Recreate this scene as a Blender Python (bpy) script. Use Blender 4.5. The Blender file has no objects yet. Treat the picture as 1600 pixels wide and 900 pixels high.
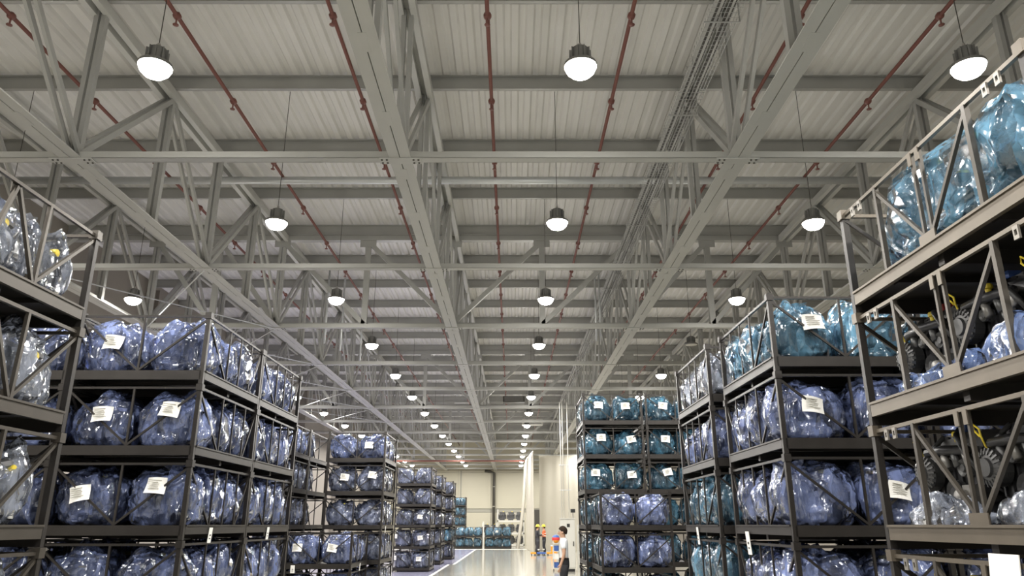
import bpy, bmesh, math, random
from mathutils import Vector, Matrix, noise
R = math.radians
rng = random.Random(7)
scene = bpy.context.scene
col = scene.collection

# ------------------------------------------------------------------ camera, world, exposure
CAM_H = 1.75
cam_d = bpy.data.cameras.new('camera'); cam = bpy.data.objects.new('camera', cam_d); col.objects.link(cam)
cam.location = (0.0, 0.0, CAM_H); cam.rotation_euler = (R(90 + 17.763), 0, 0)
cam_d.sensor_fit = 'HORIZONTAL'; cam_d.sensor_width = 36; cam_d.lens = 1155 / 1600 * 36
cam_d.clip_start = .05; cam_d.clip_end = 300
scene.camera = cam
world = bpy.data.worlds.new('world'); scene.world = world; world.use_nodes = True
world.node_tree.nodes['Background'].inputs[0].default_value = (.80, .82, .80, 1)
world.node_tree.nodes['Background'].inputs[1].default_value = .25
vs = scene.view_settings
vs.view_transform = 'Standard'; vs.look = 'None'; vs.exposure = 0.18; vs.gamma = 1; vs.use_curve_mapping = False
LAMP_W = 185.0            # watts of each high-bay lamp, thrown downward
LAMP_SIDE = 36.0          # watts spilling sideways and up from the domed lens
LAMP_COL = (1.0, .97, .92)
try:
    scene.cycles.max_bounces = 8; scene.cycles.transparent_max_bounces = 12
    scene.cycles.sample_clamp_indirect = 6
    scene.cycles.caustics_reflective = False; scene.cycles.caustics_refractive = False
except Exception: pass

# ------------------------------------------------------------------ materials
M = {}
def mat(name, color, rough=.5, metal=0.0, spec=.5, noise_scale=None, noise_amt=.15, bump=0.0, emis=None, estr=0, coat=0, stretch=None):
    m = bpy.data.materials.new(name); m.use_nodes = True; M[name] = m
    nt = m.node_tree; b = nt.nodes['Principled BSDF']
    b.inputs['Base Color'].default_value = (*color, 1); b.inputs['Roughness'].default_value = rough
    b.inputs['Metallic'].default_value = metal; b.inputs['Specular IOR Level'].default_value = spec
    b.inputs['Coat Weight'].default_value = coat
    if emis:
        b.inputs['Emission Color'].default_value = (*emis, 1); b.inputs['Emission Strength'].default_value = estr
    if noise_scale:
        tc = nt.nodes.new('ShaderNodeTexCoord'); mp = nt.nodes.new('ShaderNodeMapping')
        if stretch: mp.inputs['Scale'].default_value = stretch
        nz = nt.nodes.new('ShaderNodeTexNoise'); nz.inputs['Scale'].default_value = noise_scale; nz.inputs['Detail'].default_value = 5
        nt.links.new(tc.outputs['Object'], mp.inputs['Vector']); nt.links.new(mp.outputs[0], nz.inputs['Vector'])
        mx = nt.nodes.new('ShaderNodeMix'); mx.data_type = 'RGBA'
        mx.inputs[6].default_value = (*[c * (1 - noise_amt) for c in color], 1)
        mx.inputs[7].default_value = (*[min(1, c * (1 + noise_amt)) for c in color], 1)
        nt.links.new(nz.outputs['Fac'], mx.inputs[0]); nt.links.new(mx.outputs[2], b.inputs['Base Color'])
        if bump:
            bp = nt.nodes.new('ShaderNodeBump'); bp.inputs['Strength'].default_value = bump; bp.inputs['Distance'].default_value = .02
            nt.links.new(nz.outputs['Fac'], bp.inputs['Height']); nt.links.new(bp.outputs[0], b.inputs['Normal'])
    return m

mat('steel_paint', (.50, .50, .47), .45, 0, .5, 3, .06)
mat('purlin_steel', (.40, .40, .38), .4, .2, .5, 3, .08)
mat('deck_sheet', (.74, .73, .70), .45, 0, .4, 1.5, .05)
mat('red_pipe', (.20, .075, .06), .45, 0, .5, 4, .15)
mat('zinc_pipe', (.62, .64, .64), .35, .4, .5, 4, .08)
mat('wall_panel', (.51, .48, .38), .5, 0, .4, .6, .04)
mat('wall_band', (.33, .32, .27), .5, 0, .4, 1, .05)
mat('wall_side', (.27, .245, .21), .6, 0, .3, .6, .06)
mat('dark_pipe', (.06, .055, .045), .5)
mat('cage_steel', (.036, .032, .029), .38, .45, .5, 6, .25)
mat('cage_brown', (.085, .075, .063), .36, .45, .5, 6, .2)
mat('cage_rail', (.15, .128, .10), .36, .45, .5, 6, .2)
mat('cage_lug', (.28, .26, .23), .4, .5); mat('bolt', (.45, .43, .4), .35, .7)
mat('paper', (.86, .85, .81), .6, 0, .3)
mat('engine_dark', (.045, .045, .048), .38, .35, .5, 14, .4)
mat('engine_metal', (.115, .115, .115), .40, .6, .5, 14, .3)
mat('yellow_cap', (.80, .62, .05), .4)
mat('red_part', (.45, .05, .04), .4)
mat('housing', (.30, .30, .29), .4, .5)
mat('lamp_lens', (1, .97, .9), .4, 0, .5, emis=(1, .95, .86), estr=26)
mat('lamp_off', (.62, .60, .54), .3)
mat('curtain', (.53, .50, .42), .5, 0, .4, 2, .04)
mat('white_metal', (.62, .61, .56), .4, 0, .5, 2, .03)
mat('white_paint', (.85, .85, .80), .5, 0, .4, 3, .1)
mat('skin', (.55, .33, .22), .5); mat('hair', (.030, .021, .016), .85, 0, .1)
mat('shirt_white', (.80, .81, .82), .7, 0, .2, 12, .06); mat('trouser', (.022, .022, .026), .7)
mat('uniform', (.028, .030, .036), .7); mat('vest', (.75, .16, .05), .6); mat('helmet', (.85, .62, .02), .35)
mat('orange', (.85, .33, .02), .45); mat('blue_plastic', (.05, .12, .38), .4); mat('black', (.015, .015, .015), .45)
mat('red_plastic', (.7, .05, .05), .4); mat('reflective', (.85, .87, .8), .3)

# polished concrete with a violet painted bay
def floor_mat(name, color, amt, rough):
    m = mat(name, color, rough, 0, .6, 1.2, amt, .03)
    return m
floor_mat('concrete', (.33, .32, .28), .12, .12)
floor_mat('violet_floor', (.30, .30, .42), .10, .16)

def film(name, tint, clear=.45, rough=.2, strength=.75):
    m = bpy.data.materials.new(name); m.use_nodes = True; M[name] = m
    nt = m.node_tree; N = nt.nodes; L = nt.links
    b = N['Principled BSDF']; out = N['Material Output']
    b.inputs['Roughness'].default_value = .6; b.inputs['Specular IOR Level'].default_value = .1
    tc = N.new('ShaderNodeTexCoord'); oi = N.new('ShaderNodeObjectInfo')
    add = N.new('ShaderNodeVectorMath'); add.operation = 'ADD'
    sc = N.new('ShaderNodeVectorMath'); sc.operation = 'SCALE'; sc.inputs[3].default_value = 37.0
    cmb = N.new('ShaderNodeCombineXYZ')
    for i in range(3): L.new(oi.outputs['Random'], cmb.inputs[i])
    L.new(cmb.outputs[0], sc.inputs[0]); L.new(tc.outputs['Object'], add.inputs[0]); L.new(sc.outputs[0], add.inputs[1])
    mp = N.new('ShaderNodeMapping'); mp.inputs['Scale'].default_value = (1.25, 1.25, .5); L.new(add.outputs[0], mp.inputs[0])
    # crumpled facets: inside each cell the height is a random tilted plane
    wp = N.new('ShaderNodeTexNoise'); wp.inputs['Scale'].default_value = 3.0; wp.inputs['Detail'].default_value = 1; L.new(mp.outputs[0], wp.inputs['Vector'])
    wv = N.new('ShaderNodeVectorMath'); wv.operation = 'MULTIPLY_ADD'; wv.inputs[1].default_value = (.25, .25, .25)
    L.new(wp.outputs['Color'], wv.inputs[0]); L.new(mp.outputs[0], wv.inputs[2])
    hs = []
    for scl, k in ((7.0, 1.1), (17.0, 1.0)):
        v = N.new('ShaderNodeTexVoronoi'); v.inputs['Scale'].default_value = scl; L.new(wv.outputs[0], v.inputs['Vector'])
        df = N.new('ShaderNodeVectorMath'); df.operation = 'SUBTRACT'; L.new(wv.outputs[0], df.inputs[0]); L.new(v.outputs['Position'], df.inputs[1])
        cc = N.new('ShaderNodeVectorMath'); cc.operation = 'SUBTRACT'; cc.inputs[1].default_value = (.5, .5, .5); L.new(v.outputs['Color'], cc.inputs[0])
        dt = N.new('ShaderNodeVectorMath'); dt.operation = 'DOT_PRODUCT'; L.new(df.outputs[0], dt.inputs[0]); L.new(cc.outputs[0], dt.inputs[1])
        ml = N.new('ShaderNodeMath'); ml.operation = 'MULTIPLY'; ml.inputs[1].default_value = k; L.new(dt.outputs['Value'], ml.inputs[0]); hs.append((ml, v))
    s = N.new('ShaderNodeMath'); s.operation = 'ADD'; L.new(hs[0][0].outputs[0], s.inputs[0]); L.new(hs[1][0].outputs[0], s.inputs[1])
    bp = N.new('ShaderNodeBump'); bp.inputs['Strength'].default_value = strength; bp.inputs['Distance'].default_value = 1.0
    L.new(s.outputs[0], bp.inputs['Height'])
    L.new(bp.outputs[0], b.inputs['Normal']); L.new(bp.outputs[0], b.inputs['Coat Normal'])
    hsv = N.new('ShaderNodeHueSaturation'); hsv.inputs['Color'].default_value = (*tint, 1)
    vm = N.new('ShaderNodeMapRange'); vm.inputs[3].default_value = .8; vm.inputs[4].default_value = 1.2
    L.new(oi.outputs['Random'], vm.inputs[0]); L.new(vm.outputs[0], hsv.inputs['Value']); L.new(hsv.outputs[0], b.inputs['Base Color'])
    tr = N.new('ShaderNodeBsdfTransparent')
    tr.inputs[0].default_value = (*[.45 + .55 * (t / max(tint)) for t in tint], 1)
    mix = N.new('ShaderNodeMixShader')
    n3 = N.new('ShaderNodeTexNoise'); n3.inputs['Scale'].default_value = 3.2; n3.inputs['Detail'].default_value = 3
    L.new(mp.outputs[0], n3.inputs['Vector'])
    sp = N.new('ShaderNodeSeparateColor'); L.new(hs[0][1].outputs['Color'], sp.inputs[0])
    sm = N.new('ShaderNodeMath'); sm.operation = 'MULTIPLY_ADD'; sm.inputs[1].default_value = .22; L.new(sp.outputs[0], sm.inputs[0]); L.new(n3.outputs['Fac'], sm.inputs[2])
    fr = N.new('ShaderNodeMapRange'); fr.inputs[1].default_value = .50; fr.inputs[2].default_value = .82; fr.clamp = True
    fr.inputs[3].default_value = max(.1, 1 - clear - .22); fr.inputs[4].default_value = min(.9, 1 - clear + .26)
    L.new(sm.outputs[0], fr.inputs[0]); L.new(fr.outputs[0], mix.inputs[0])
    L.new(tr.outputs[0], mix.inputs[1]); L.new(b.outputs[0], mix.inputs[2])
    gl = N.new('ShaderNodeBsdfGlossy'); gl.inputs['Color'].default_value = (.95, .97, 1, 1); gl.inputs['Roughness'].default_value = .13; L.new(bp.outputs[0], gl.inputs['Normal'])
    fn = N.new('ShaderNodeFresnel'); fn.inputs['IOR'].default_value = 1.6; L.new(bp.outputs[0], fn.inputs['Normal'])
    fm = N.new('ShaderNodeMath'); fm.operation = 'MULTIPLY'; fm.use_clamp = True; fm.inputs[1].default_value = 1.9; L.new(fn.outputs[0], fm.inputs[0])
    mx2 = N.new('ShaderNodeMixShader'); L.new(fm.outputs[0], mx2.inputs[0]); L.new(mix.outputs[0], mx2.inputs[1]); L.new(gl.outputs[0], mx2.inputs[2])
    L.new(mx2.outputs[0], out.inputs[0])
    return m
film('film_violet', (.33, .42, .80), .70)
film('film_grey', (.38, .44, .66), .74)
film('film_teal', (.11, .31, .47), .62)
film('film_cyan', (.20, .45, .66), .62)
film('film_clear', (.60, .66, .80), .74)
film('film_blue', (.28, .42, .84), .56)

# ------------------------------------------------------------------ mesh helpers
class MB:
    def __init__(s): s.v = []; s.f = []; s.mi = []; s.cur = 0
    def add(s, vs, fs):
        o = len(s.v); s.v += [tuple(p) for p in vs]; s.f += [tuple(i + o for i in f) for f in fs]; s.mi += [s.cur] * len(fs)
        return s
    def box(s, x0, x1, y0, y1, z0, z1):
        return s.add([(x0,y0,z0),(x1,y0,z0),(x1,y1,z0),(x0,y1,z0),(x0,y0,z1),(x1,y0,z1),(x1,y1,z1),(x0,y1,z1)],
              [(3,2,1,0),(4,5,6,7),(0,1,5,4),(1,2,6,5),(2,3,7,6),(3,0,4,7)])
    def bar(s, p, q, w, h=None, up=(0,0,1)):
        p = Vector(p); q = Vector(q); h = h or w; d = (q - p).normalized(); u = Vector(up)
        if abs(d.dot(u)) > .98: u = Vector((0,1,0))
        a = d.cross(u).normalized() * w / 2; b = a.cross(d).normalized() * h / 2
        vs = [p-a-b, p+a-b, p+a+b, p-a+b, q-a-b, q+a-b, q+a+b, q-a+b]
        return s.add(vs, [(3,2,1,0),(4,5,6,7),(0,1,5,4),(1,2,6,5),(2,3,7,6),(3,0,4,7)])
    def angle(s, p, q, a, b, t, side=1):           # an L section: flange a wide (horizontal), leg b tall
        p = Vector(p); q = Vector(q); d = (q - p).normalized(); n = d.cross(Vector((0,0,1))).normalized() * side
        prof = [(0,0),(a,0),(a,t),(t,t),(t,b),(0,b)]
        vs = [e + n * x + Vector((0,0,z)) for e in (p, q) for x, z in prof]
        k = 6
        fs = [(i, (i+1) % k, (i+1) % k + k, i + k) for i in range(k)] + [tuple(range(k))[::-1], tuple(range(k, 2*k))]
        return s.add(vs, fs)
    def tube(s, pts, r, n=8, caps=True):
        pts = [Vector(p) for p in pts]; rs = r if isinstance(r, (list, tuple)) else [r] * len(pts)
        rings = []; prev = None
        for i, p in enumerate(pts):
            d = (pts[min(i+1, len(pts)-1)] - pts[max(i-1, 0)]).normalized()
            u = prev if prev is not None else (Vector((0,0,1)) if abs(d.z) < .9 else Vector((1,0,0)))
            a = (u - d * u.dot(d))
            a = a.normalized() if a.length > 1e-5 else d.orthogonal().normalized()
            prev = a; b = d.cross(a)
            rings.append([p + (a * math.cos(2*math.pi*k/n) + b * math.sin(2*math.pi*k/n)) * rs[i] for k in range(n)])
        vs = [v for ring in rings for v in ring]; fs = []
        for i in range(len(pts)-1):
            for k in range(n):
                fs.append((i*n+k, i*n+(k+1) % n, (i+1)*n+(k+1) % n, (i+1)*n+k))
        if caps: fs += [tuple(range(n))[::-1], tuple(range((len(pts)-1)*n, len(pts)*n))]
        return s.add(vs, fs)
    def lathe(s, prof, n=16, c=(0,0,0), axis='z'):
        vs = []; fs = []; k = len(prof)
        for i in range(n):
            a = 2*math.pi*i/n
            for r, z in prof:
                x, y = r*math.cos(a), r*math.sin(a)
                if axis == 'z': vs.append((c[0]+x, c[1]+y, c[2]+z))
                elif axis == 'x': vs.append((c[0]+z, c[1]+x, c[2]+y))
                else: vs.append((c[0]+x, c[1]+z, c[2]+y))
        for i in range(n):
            for j in range(k-1):
                fs.append((i*k+j, ((i+1) % n)*k+j, ((i+1) % n)*k+j+1, i*k+j+1))
        return s.add(vs, fs)
    def mesh(s, name, mats, smooth=False):
        me = bpy.data.meshes.new(name); me.from_pydata(s.v, [], s.f)
        for m in (mats if isinstance(mats, (list, tuple)) else [mats]): me.materials.append(M[m])
        for p, i in zip(me.polygons, s.mi): p.material_index = i
        if smooth: me.polygons.foreach_set('use_smooth', [True] * len(me.polygons))
        me.validate(); me.update()
        return me

def link(name, me, parent=None, loc=None, rot=None, **props):
    o = bpy.data.objects.new(name, me); col.objects.link(o)
    if parent: o.parent = parent
    if loc is not None: o.location = loc
    if rot is not None: o.rotation_euler = rot
    for k, v in props.items(): o[k] = v
    return o
def empty(name, loc=(0,0,0), rz=0, **props):
    o = link(name, None, None, loc, (0,0,rz), **props); o.empty_display_size = .1
    return o
def build(name, mb, mats, parent=None, smooth=False, loc=None, rot=None, **props):
    return link(name, mb.mesh(name, mats, smooth), parent, loc, rot, **props)

# ------------------------------------------------------------------ the hall
S = 4.73; HC = 6.71; TOP = 9.30; DECK = 9.60
Y0, Y1 = -8.0, 73.0
XL, XR = -12.2, 12.2
def ty(n): return 9.5 + S * n
CHORDS = [-9.7, -6.27, -1.59, 3.21, 7.45]

fl = MB().box(XL, XR, Y0, Y1, -.2, 0)
build('floor', fl, 'concrete', kind='structure', label='polished grey concrete aisle floor with soft reflections')
# violet painted bay beside the aisle, its edge stepping at the white line
vb = MB().box(XL, -2.98, 18, 36.5, 0, .004); vb.box(XL, -2.75, 36.5, 58.2, 0, .004)
build('floor_paint', vb, 'violet_floor', kind='structure', label='violet painted storage bay on the floor under stacked cages')
for x, a, b in ((-2.93, 18, 36.5), (-2.70, 36.5, 58.2)):
    build('floor_line', MB().box(x-.05, x+.05, a, b, 0, .007), 'white_paint', kind='structure', label='white painted line along the violet bay')
build('floor_line', MB().box(-9, 1.3, 58.2, 58.6, 0, .007), 'white_paint', kind='structure', label='wide white line across the floor before the end wall')

# roof deck: ribbed sheets, one metre wide
ceil = empty('ceiling', (0,0,0), kind='structure', label='ribbed off-white steel roof deck')
prof = []
for k in range(4):
    x = k * .25
    prof += [(x, 0), (x+.10, 0), (x+.135, .045), (x+.215, .045)]
prof.append((1.0, 0))
sh = MB(); n = len(prof)
sh.add([(x, Y0, z) for x, z in prof] + [(x, Y1, z) for x, z in prof], [(i, i+1, n+i+1, n+i) for i in range(n-1)])
sh.box(0, 1, Y0, Y1, .06, .07)
deck_me = sh.mesh('roof_sheet', 'deck_sheet')
for k in range(int(XR-XL) + 1):
    link('roof_sheet', deck_me, ceil, (XL + k - .3, 0, DECK + .002 * (k % 2)))

# purlins
pm = MB(); pm.box(XL, XR, -.035, .035, 0, .012); pm.box(XL, XR, .023, .035, 0, DECK-TOP-.02); pm.box(XL, XR, -.035, .035, DECK-TOP-.03, DECK-TOP-.015)
pur_me = pm.mesh('purlin', 'purlin_steel')
pr = empty('roof_purlins', (0,0,0), kind='structure', label='cross purlins carrying the ribbed roof deck')
k = -7
while ty(k/2) < Y1:
    link('purlin', pur_me, pr, (0, ty(k/2) - .12, TOP + .012)); k += 1

# longitudinal trusses (bottom chord of two angles with a slit, battens, web members)
def long_truss(x, desc):
    t = empty('roof_truss', (x, 0, 0), kind='structure', label=desc)
    for sd in (-1, 1):
        m = MB().angle((sd*.006, Y0, HC), (sd*.006, Y1, HC), .15, .13, .012, side=sd)
        build('bottom_chord', m, 'steel_paint', t)
    bm_ = MB()
    y = Y0 + .6
    bat = MB().box(-.045, .045, -.17, .17, HC-.003, HC+.02).mesh('batten_plate', 'steel_paint')
    while y < 40:
        link('batten_plate', bat, t, (0, y, 0)); y += S/3
    m = MB()
    for sd in (-1, 1): m.box(sd*.10-.05, sd*.10+.05, Y0, Y1, TOP-.16, TOP-.02)
    m.box(-.15, .15, Y0, Y1, TOP-.02, TOP)
    build('top_chord', m, 'steel_paint', t)
    k = -7
    vert = MB()
    for sd in (-1, 1): vert.box(sd*.055-.035, sd*.055+.035, -.05, .05, HC+.05, TOP-.05)
    vert = vert.mesh('web_post', 'purlin_steel')
    dg = {}
    for s_ in (-1, 1):
        m = MB()
        for sd in (-1, 1): m.bar((sd*.07, 0, HC+.10), (sd*.07, s_*S/2, TOP-.12), .05, .09)
        dg[s_] = m.mesh('web_diagonal', 'purlin_steel')
    while ty(k/2) < Y1 - 1:
        link('web_post', vert, t, (0, ty(k/2), 0))
        if ty(k/2 + .5) < Y1:
            if k % 2 == 0: link('web_diagonal', dg[1], t, (0, ty(k/2), 0))
            else: link('web_diagonal', dg[-1], t, (0, ty(k/2+.5), 0))
        k += 1
    # bolted gussets where the tie beams meet the chord
    g = MB().box(-.30, .30, -.085, .085, HC-.016, HC-.004); gme = g.mesh('gusset_plate', 'steel_paint')
    bm2 = MB()
    for bx in (-.26, -.19, .19, .26):
        for by in (-.045, .045): bm2.lathe([(0, -.012), (.014, -.012), (.016, 0)], 6, (bx, by, HC-.016))
    bme = bm2.mesh('gusset_bolt', 'dark_pipe')
    n = -3
    while ty(n) < Y1:
        gp = link('gusset_plate', gme, t, (0, ty(n), 0))
        if n < 4: link('gusset_bolt', bme, gp)
        n += 1
for x, d in zip(CHORDS, ('grey lattice roof truss along the beige side wall', 'grey lattice roof truss above the violet bagged cage stacks',
        'grey lattice roof truss over the open aisle ending at the dark downpipe', 'grey lattice roof truss ending at the hanging curtain with mesh tray beside it',
        'grey lattice roof truss above the bare engine rack')):
    long_truss(x, d)

# tie beams across, one segment for each bay
xs = [XL] + CHORDS + [XR]
segs = []
for a, b in zip(xs[:-1], xs[1:]):
    m = MB(); L_ = b - a
    m.box(.12, L_-.12, -.075, .075, HC, HC+.012); m.box(.12, L_-.12, .06, .075, HC, HC+.14); m.box(.12, L_-.12, -.075, -.06, HC, HC+.10)
    segs.append((a, m.mesh('tie_segment', 'steel_paint')))
HALF = []
for a, b in zip(xs[1:-2], xs[2:-1]): HALF += [a, (a+b)/2]
HALF.append(CHORDS[-1])
n = -3
while ty(n) < Y1:
    truss = n in (2, 5, 8, 11)
    t = empty('roof_tie_beam', (0, ty(n), 0), kind='structure',
              label='grey cross truss with lattice web between the roof trusses' if truss else 'slim grey tie beam crossing under the roof trusses')
    for a, me in segs: link('tie_segment', me, t, (a, 0, 0))
    if truss:
        build('top_chord', MB().box(XL, XR, -.09, .09, TOP-.13, TOP+.01), 'purlin_steel', t)
        build('bottom_chord', MB().box(XL, XR, .08, .16, HC+.02, HC+.17), 'purlin_steel', t)
        for i, x in enumerate(HALF):
            if i % 2: build('web_post', MB().box(x-.075, x+.075, -.05, .05, HC+.05, TOP-.1), 'purlin_steel', t)
            if i + 1 < len(HALF):
                x2 = HALF[i+1]
                # both halves of a bay fall toward the aisle truss on its own side
                p, q = ((x, 0, HC+.1), (x2, 0, TOP-.15)) if x >= -1.6 else ((x, 0, TOP-.15), (x2, 0, HC+.1))
                build('web_diagonal', MB().bar(p, q, .10, .12), 'purlin_steel', t)
        for i, x in enumerate(HALF):
            build('gusset_plate', MB().box(x-.22, x+.22, -.06, -.05, TOP-.32, TOP-.1), 'purlin_steel', t)
    n += 1
# thin wind-brace rods between the side-wall truss and its neighbour
for n in (1, 2, 3, 4, 5):
    for (xa, xb) in ((CHORDS[1], CHORDS[0]), (CHORDS[0], CHORDS[1])):
        build('brace_rod', MB().tube([(xa, ty(n), HC-.02), (xb, ty(n+1), HC-.02)], .014, 6), 'zinc_pipe', kind='structure', label='thin steel brace rod in the roof')
# big light pipe across and sprinkler mains
build('roof_pipe', MB().tube([(XL, 14.8, 8.98), (XR, 14.8, 8.98)], .085, 10), 'zinc_pipe', smooth=True, kind='structure', label='pale pipe crossing just under the purlins')
build('roof_pipe', MB().tube([(XL, 60.6, 6.62), (1.2, 60.6, 6.62)], .065, 10), 'red_pipe', smooth=True, kind='structure', label='red sprinkler main crossing before the end wall')
fit = MB().lathe([(.038, -.05), (.06, -.03), (.06, .03), (.038, .05)], 8, (0,0,0), 'y'); fit.tube([(0,0,0), (0,0,-.14)], .014, 6); fit.lathe([(0, -.17), (.045, -.165), (.045, -.155), (.012, -.14)], 8)
fit_me = fit.mesh('sprinkler_head', 'red_pipe', True)
desc = {-7.55: 'over the side-wall lamps', -5.05: 'beside the lamps above the stacked cages', -2.7: 'along the slit truss over the aisle', -.37: 'over the middle of the aisle',
        1.8: 'beside the aisle lamps', 4.35: 'behind the curtain-end truss', 6.45: 'above the bare engine rack'}
for x, d in desc.items():
    o = build('sprinkler_pipe', MB().tube([(x, Y0, 9.06), (x, Y1-.2, 9.06)], .032, 8), 'red_pipe', smooth=True, kind='structure', label='dark red sprinkler pipe ' + d)
    y = 7.0
    while y < 50:
        link('sprinkler_head', fit_me, o, (x, y, 9.06)); y += 2.365
# wire mesh cable tray beside the curtain-end truss
tray = empty('cable_tray', (2.82, 0, 8.2), kind='structure', label='wire mesh cable tray hung beside a roof truss')
for k in range(9): build('tray_wire', MB().tube([(-.20+.05*k, 4, 0), (-.20+.05*k, 40, 0)], .004, 4), 'purlin_steel', tray)
cw = MB().tube([(-.21,0,.06), (-.21,0,0), (.21,0,0), (.21,0,.06)], .004, 4).mesh('tray_rung', 'purlin_steel')
for k in range(240): link('tray_rung', cw, tray, (0, 5 + k*.1, .004))
for k in range(12):
    build('tray_hanger', MB().tube([(-.24, 6+k*S/2, -.02), (.24, 6+k*S/2, -.02), (.24, 6+k*S/2, 1.1)], .012, 6), 'purlin_steel', tray)
for x, r in ((-.12, .018), (-.05, .012), (.03, .022), (.1, .014)):
    build('cable', MB().tube([(x, 4, .03), (x+.01, 20, .03), (x, 40, .03)], r, 6), 'dark_pipe', tray)
# conduits dropping along the roof truss
for n_, (x, y) in enumerate([(2.5, 21.2), (2.62, 21.2), (-5.6, 21.5), (-5.35, 22.5), (-5.2, 24.8)]):
    build('conduit', MB().tube([(x, y, HC+.2), (x, y, TOP)], .03, 8), 'zinc_pipe', smooth=True, kind='structure', label='pale vertical conduit in the roof lattice')

# walls
wb = empty('wall_back', (0,0,0), kind='structure', label='cream panelled end wall')
px = [-14.6 + 3.15*i for i in range(10)]
for i in range(len(px)-1):
    a, b = max(px[i], XL), min(px[i+1], XR)
    if b - a < .2: continue
    for z0, z1, m in ((0, 2.85, 'wall_panel'), (2.87, 3.22, 'wall_band'), (3.24, 6.5, 'wall_panel'), (6.52, DECK+.05, 'wall_panel')):
        build('wall_panel', MB().box(a+.012, b-.012, Y1 + (.02 if m == 'wall_band' else 0), Y1+.2, z0, z1), m, wb)
build('wall_ledge', MB().box(XL, XR, Y1-.05, Y1+.1, 3.22, 3.45), 'wall_panel', wb)
build('wall_joint', MB().box(XL, XR, Y1+.08, Y1+.25, 0, DECK), 'wall_band', wb)
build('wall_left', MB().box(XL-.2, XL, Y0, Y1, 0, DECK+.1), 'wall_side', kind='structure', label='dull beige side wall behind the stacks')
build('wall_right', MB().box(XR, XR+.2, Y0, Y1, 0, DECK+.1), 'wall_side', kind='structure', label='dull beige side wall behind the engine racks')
for k, x in enumerate((-8.3, -4.88)):
    build('trim_%d' % (k+1), MB().box(x-.07, x+.07, Y1-.03, Y1+.02, 0, HC), 'wall_band', kind='structure', label='narrow joint strip on the cream end wall')
dp = build('downpipe', MB().tube([(-1.72, Y1-.2, 0), (-1.72, Y1-.2, HC-.25), (-2.1, Y1-.25, HC-.1), (-2.6, Y1-.25, HC-.05)], .13, 10), 'dark_pipe', smooth=True,
   kind='structure', label='dark downpipe on the cream end wall')
for z in (1.5, 3.4, 5.2): build('pipe_clip', MB().lathe([(.13,-.04),(.17,-.04),(.17,.04),(.13,.04)], 10, (-1.72, Y1-.2, z)), 'wall_band', dp)
# columns along the side walls
for sx in (XL+.16, XR-.16):
    for n in range(-3, 14, 2):
        m = MB(); m.box(sx-.15, sx+.15, ty(n)-.15, ty(n)-.13, 0, TOP); m.box(sx-.15, sx+.15, ty(n)+.13, ty(n)+.15, 0, TOP); m.box(sx-.01, sx+.01, ty(n)-.14, ty(n)+.14, 0, TOP)
        build('wall_column', m, 'wall_side', kind='structure', label='steel wall column against a side wall')

# ------------------------------------------------------------------ high-bay lamps
lens_me = MB().lathe([(0, -.14), (.06, -.133), (.12, -.11), (.165, -.065), (.19, -.01), (.185, .02), (.0, .03)], 20).mesh('lens', 'lamp_lens', True)
lens_off = MB().lathe([(0, -.02), (.12, -.015), (.165, -.005), (.185, 0), (.0, .03)], 20).mesh('lens', 'lamp_off', True)
hous_me = MB().lathe([(.192, -.005), (.20, .01), (.192, .035), (.11, .07), (.10, .10), (.10, .24), (.07, .26), (.0, .262)], 20).mesh('housing', 'housing', True)
finm = MB()
for k in range(10):
    a = 2*math.pi*k/10; finm.bar((.07*math.cos(a), .07*math.sin(a), .15), (.13*math.cos(a), .13*math.sin(a), .15), .008, .16)
fin_me = finm.mesh('heat_sink', 'housing')
hook = MB().tube([(0,0,.26), (0,0,.32)], .02, 6); hook_me = hook.mesh('hook', 'bolt')
wire_me = MB().tube([(0,0,.32), (0,0,2.72)], .006, 5).mesh('suspension_wire', 'dark_pipe')
LD = bpy.data.lights.new('lamp_light', 'AREA'); LD.shape = 'DISK'; LD.size = .34; LD.energy = LAMP_W; LD.color = LAMP_COL
LS = bpy.data.lights.new('lamp_spill', 'POINT'); LS.energy = LAMP_SIDE; LS.color = LAMP_COL; LS.shadow_soft_size = .06
ORD = 'first second third fourth fifth sixth seventh eighth ninth tenth eleventh twelfth thirteenth fourteenth fifteenth sixteenth seventeenth eighteenth'.split()
rows = {-9.1: 'side-wall row', -4.22: 'violet-stack row', .81: 'aisle row', 5.4: 'bare-engine row'}
for x, d in rows.items():
    for n in range(-3, 14):
        y = 7.53 + S * n
        if y > Y1 - 1: continue
        off = (x == 5.4 and n == 3)
        t = empty('high_bay_lamp', (x, y, 6.91), label=('unlit round high-bay lamp' if off else 'glowing round high-bay lamp, %s from the cream end wall,' % ORD[13-n]) + ' in the ' + d, category='lamp', group='high-bay lamps, ' + d)
        link('lens', lens_off if off else lens_me, t); link('housing', hous_me, t); link('heat_sink', fin_me, t)
        link('hook', hook_me, t); link('suspension_wire', wire_me, t)
        if not off:
            for nm_, d_, z_ in (('lamp_light', LD, -.15), ('lamp_spill', LS, -.19)):
                lo = bpy.data.objects.new(nm_, d_); col.objects.link(lo); lo.parent = t; lo.location = (0, 0, z_)

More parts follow.
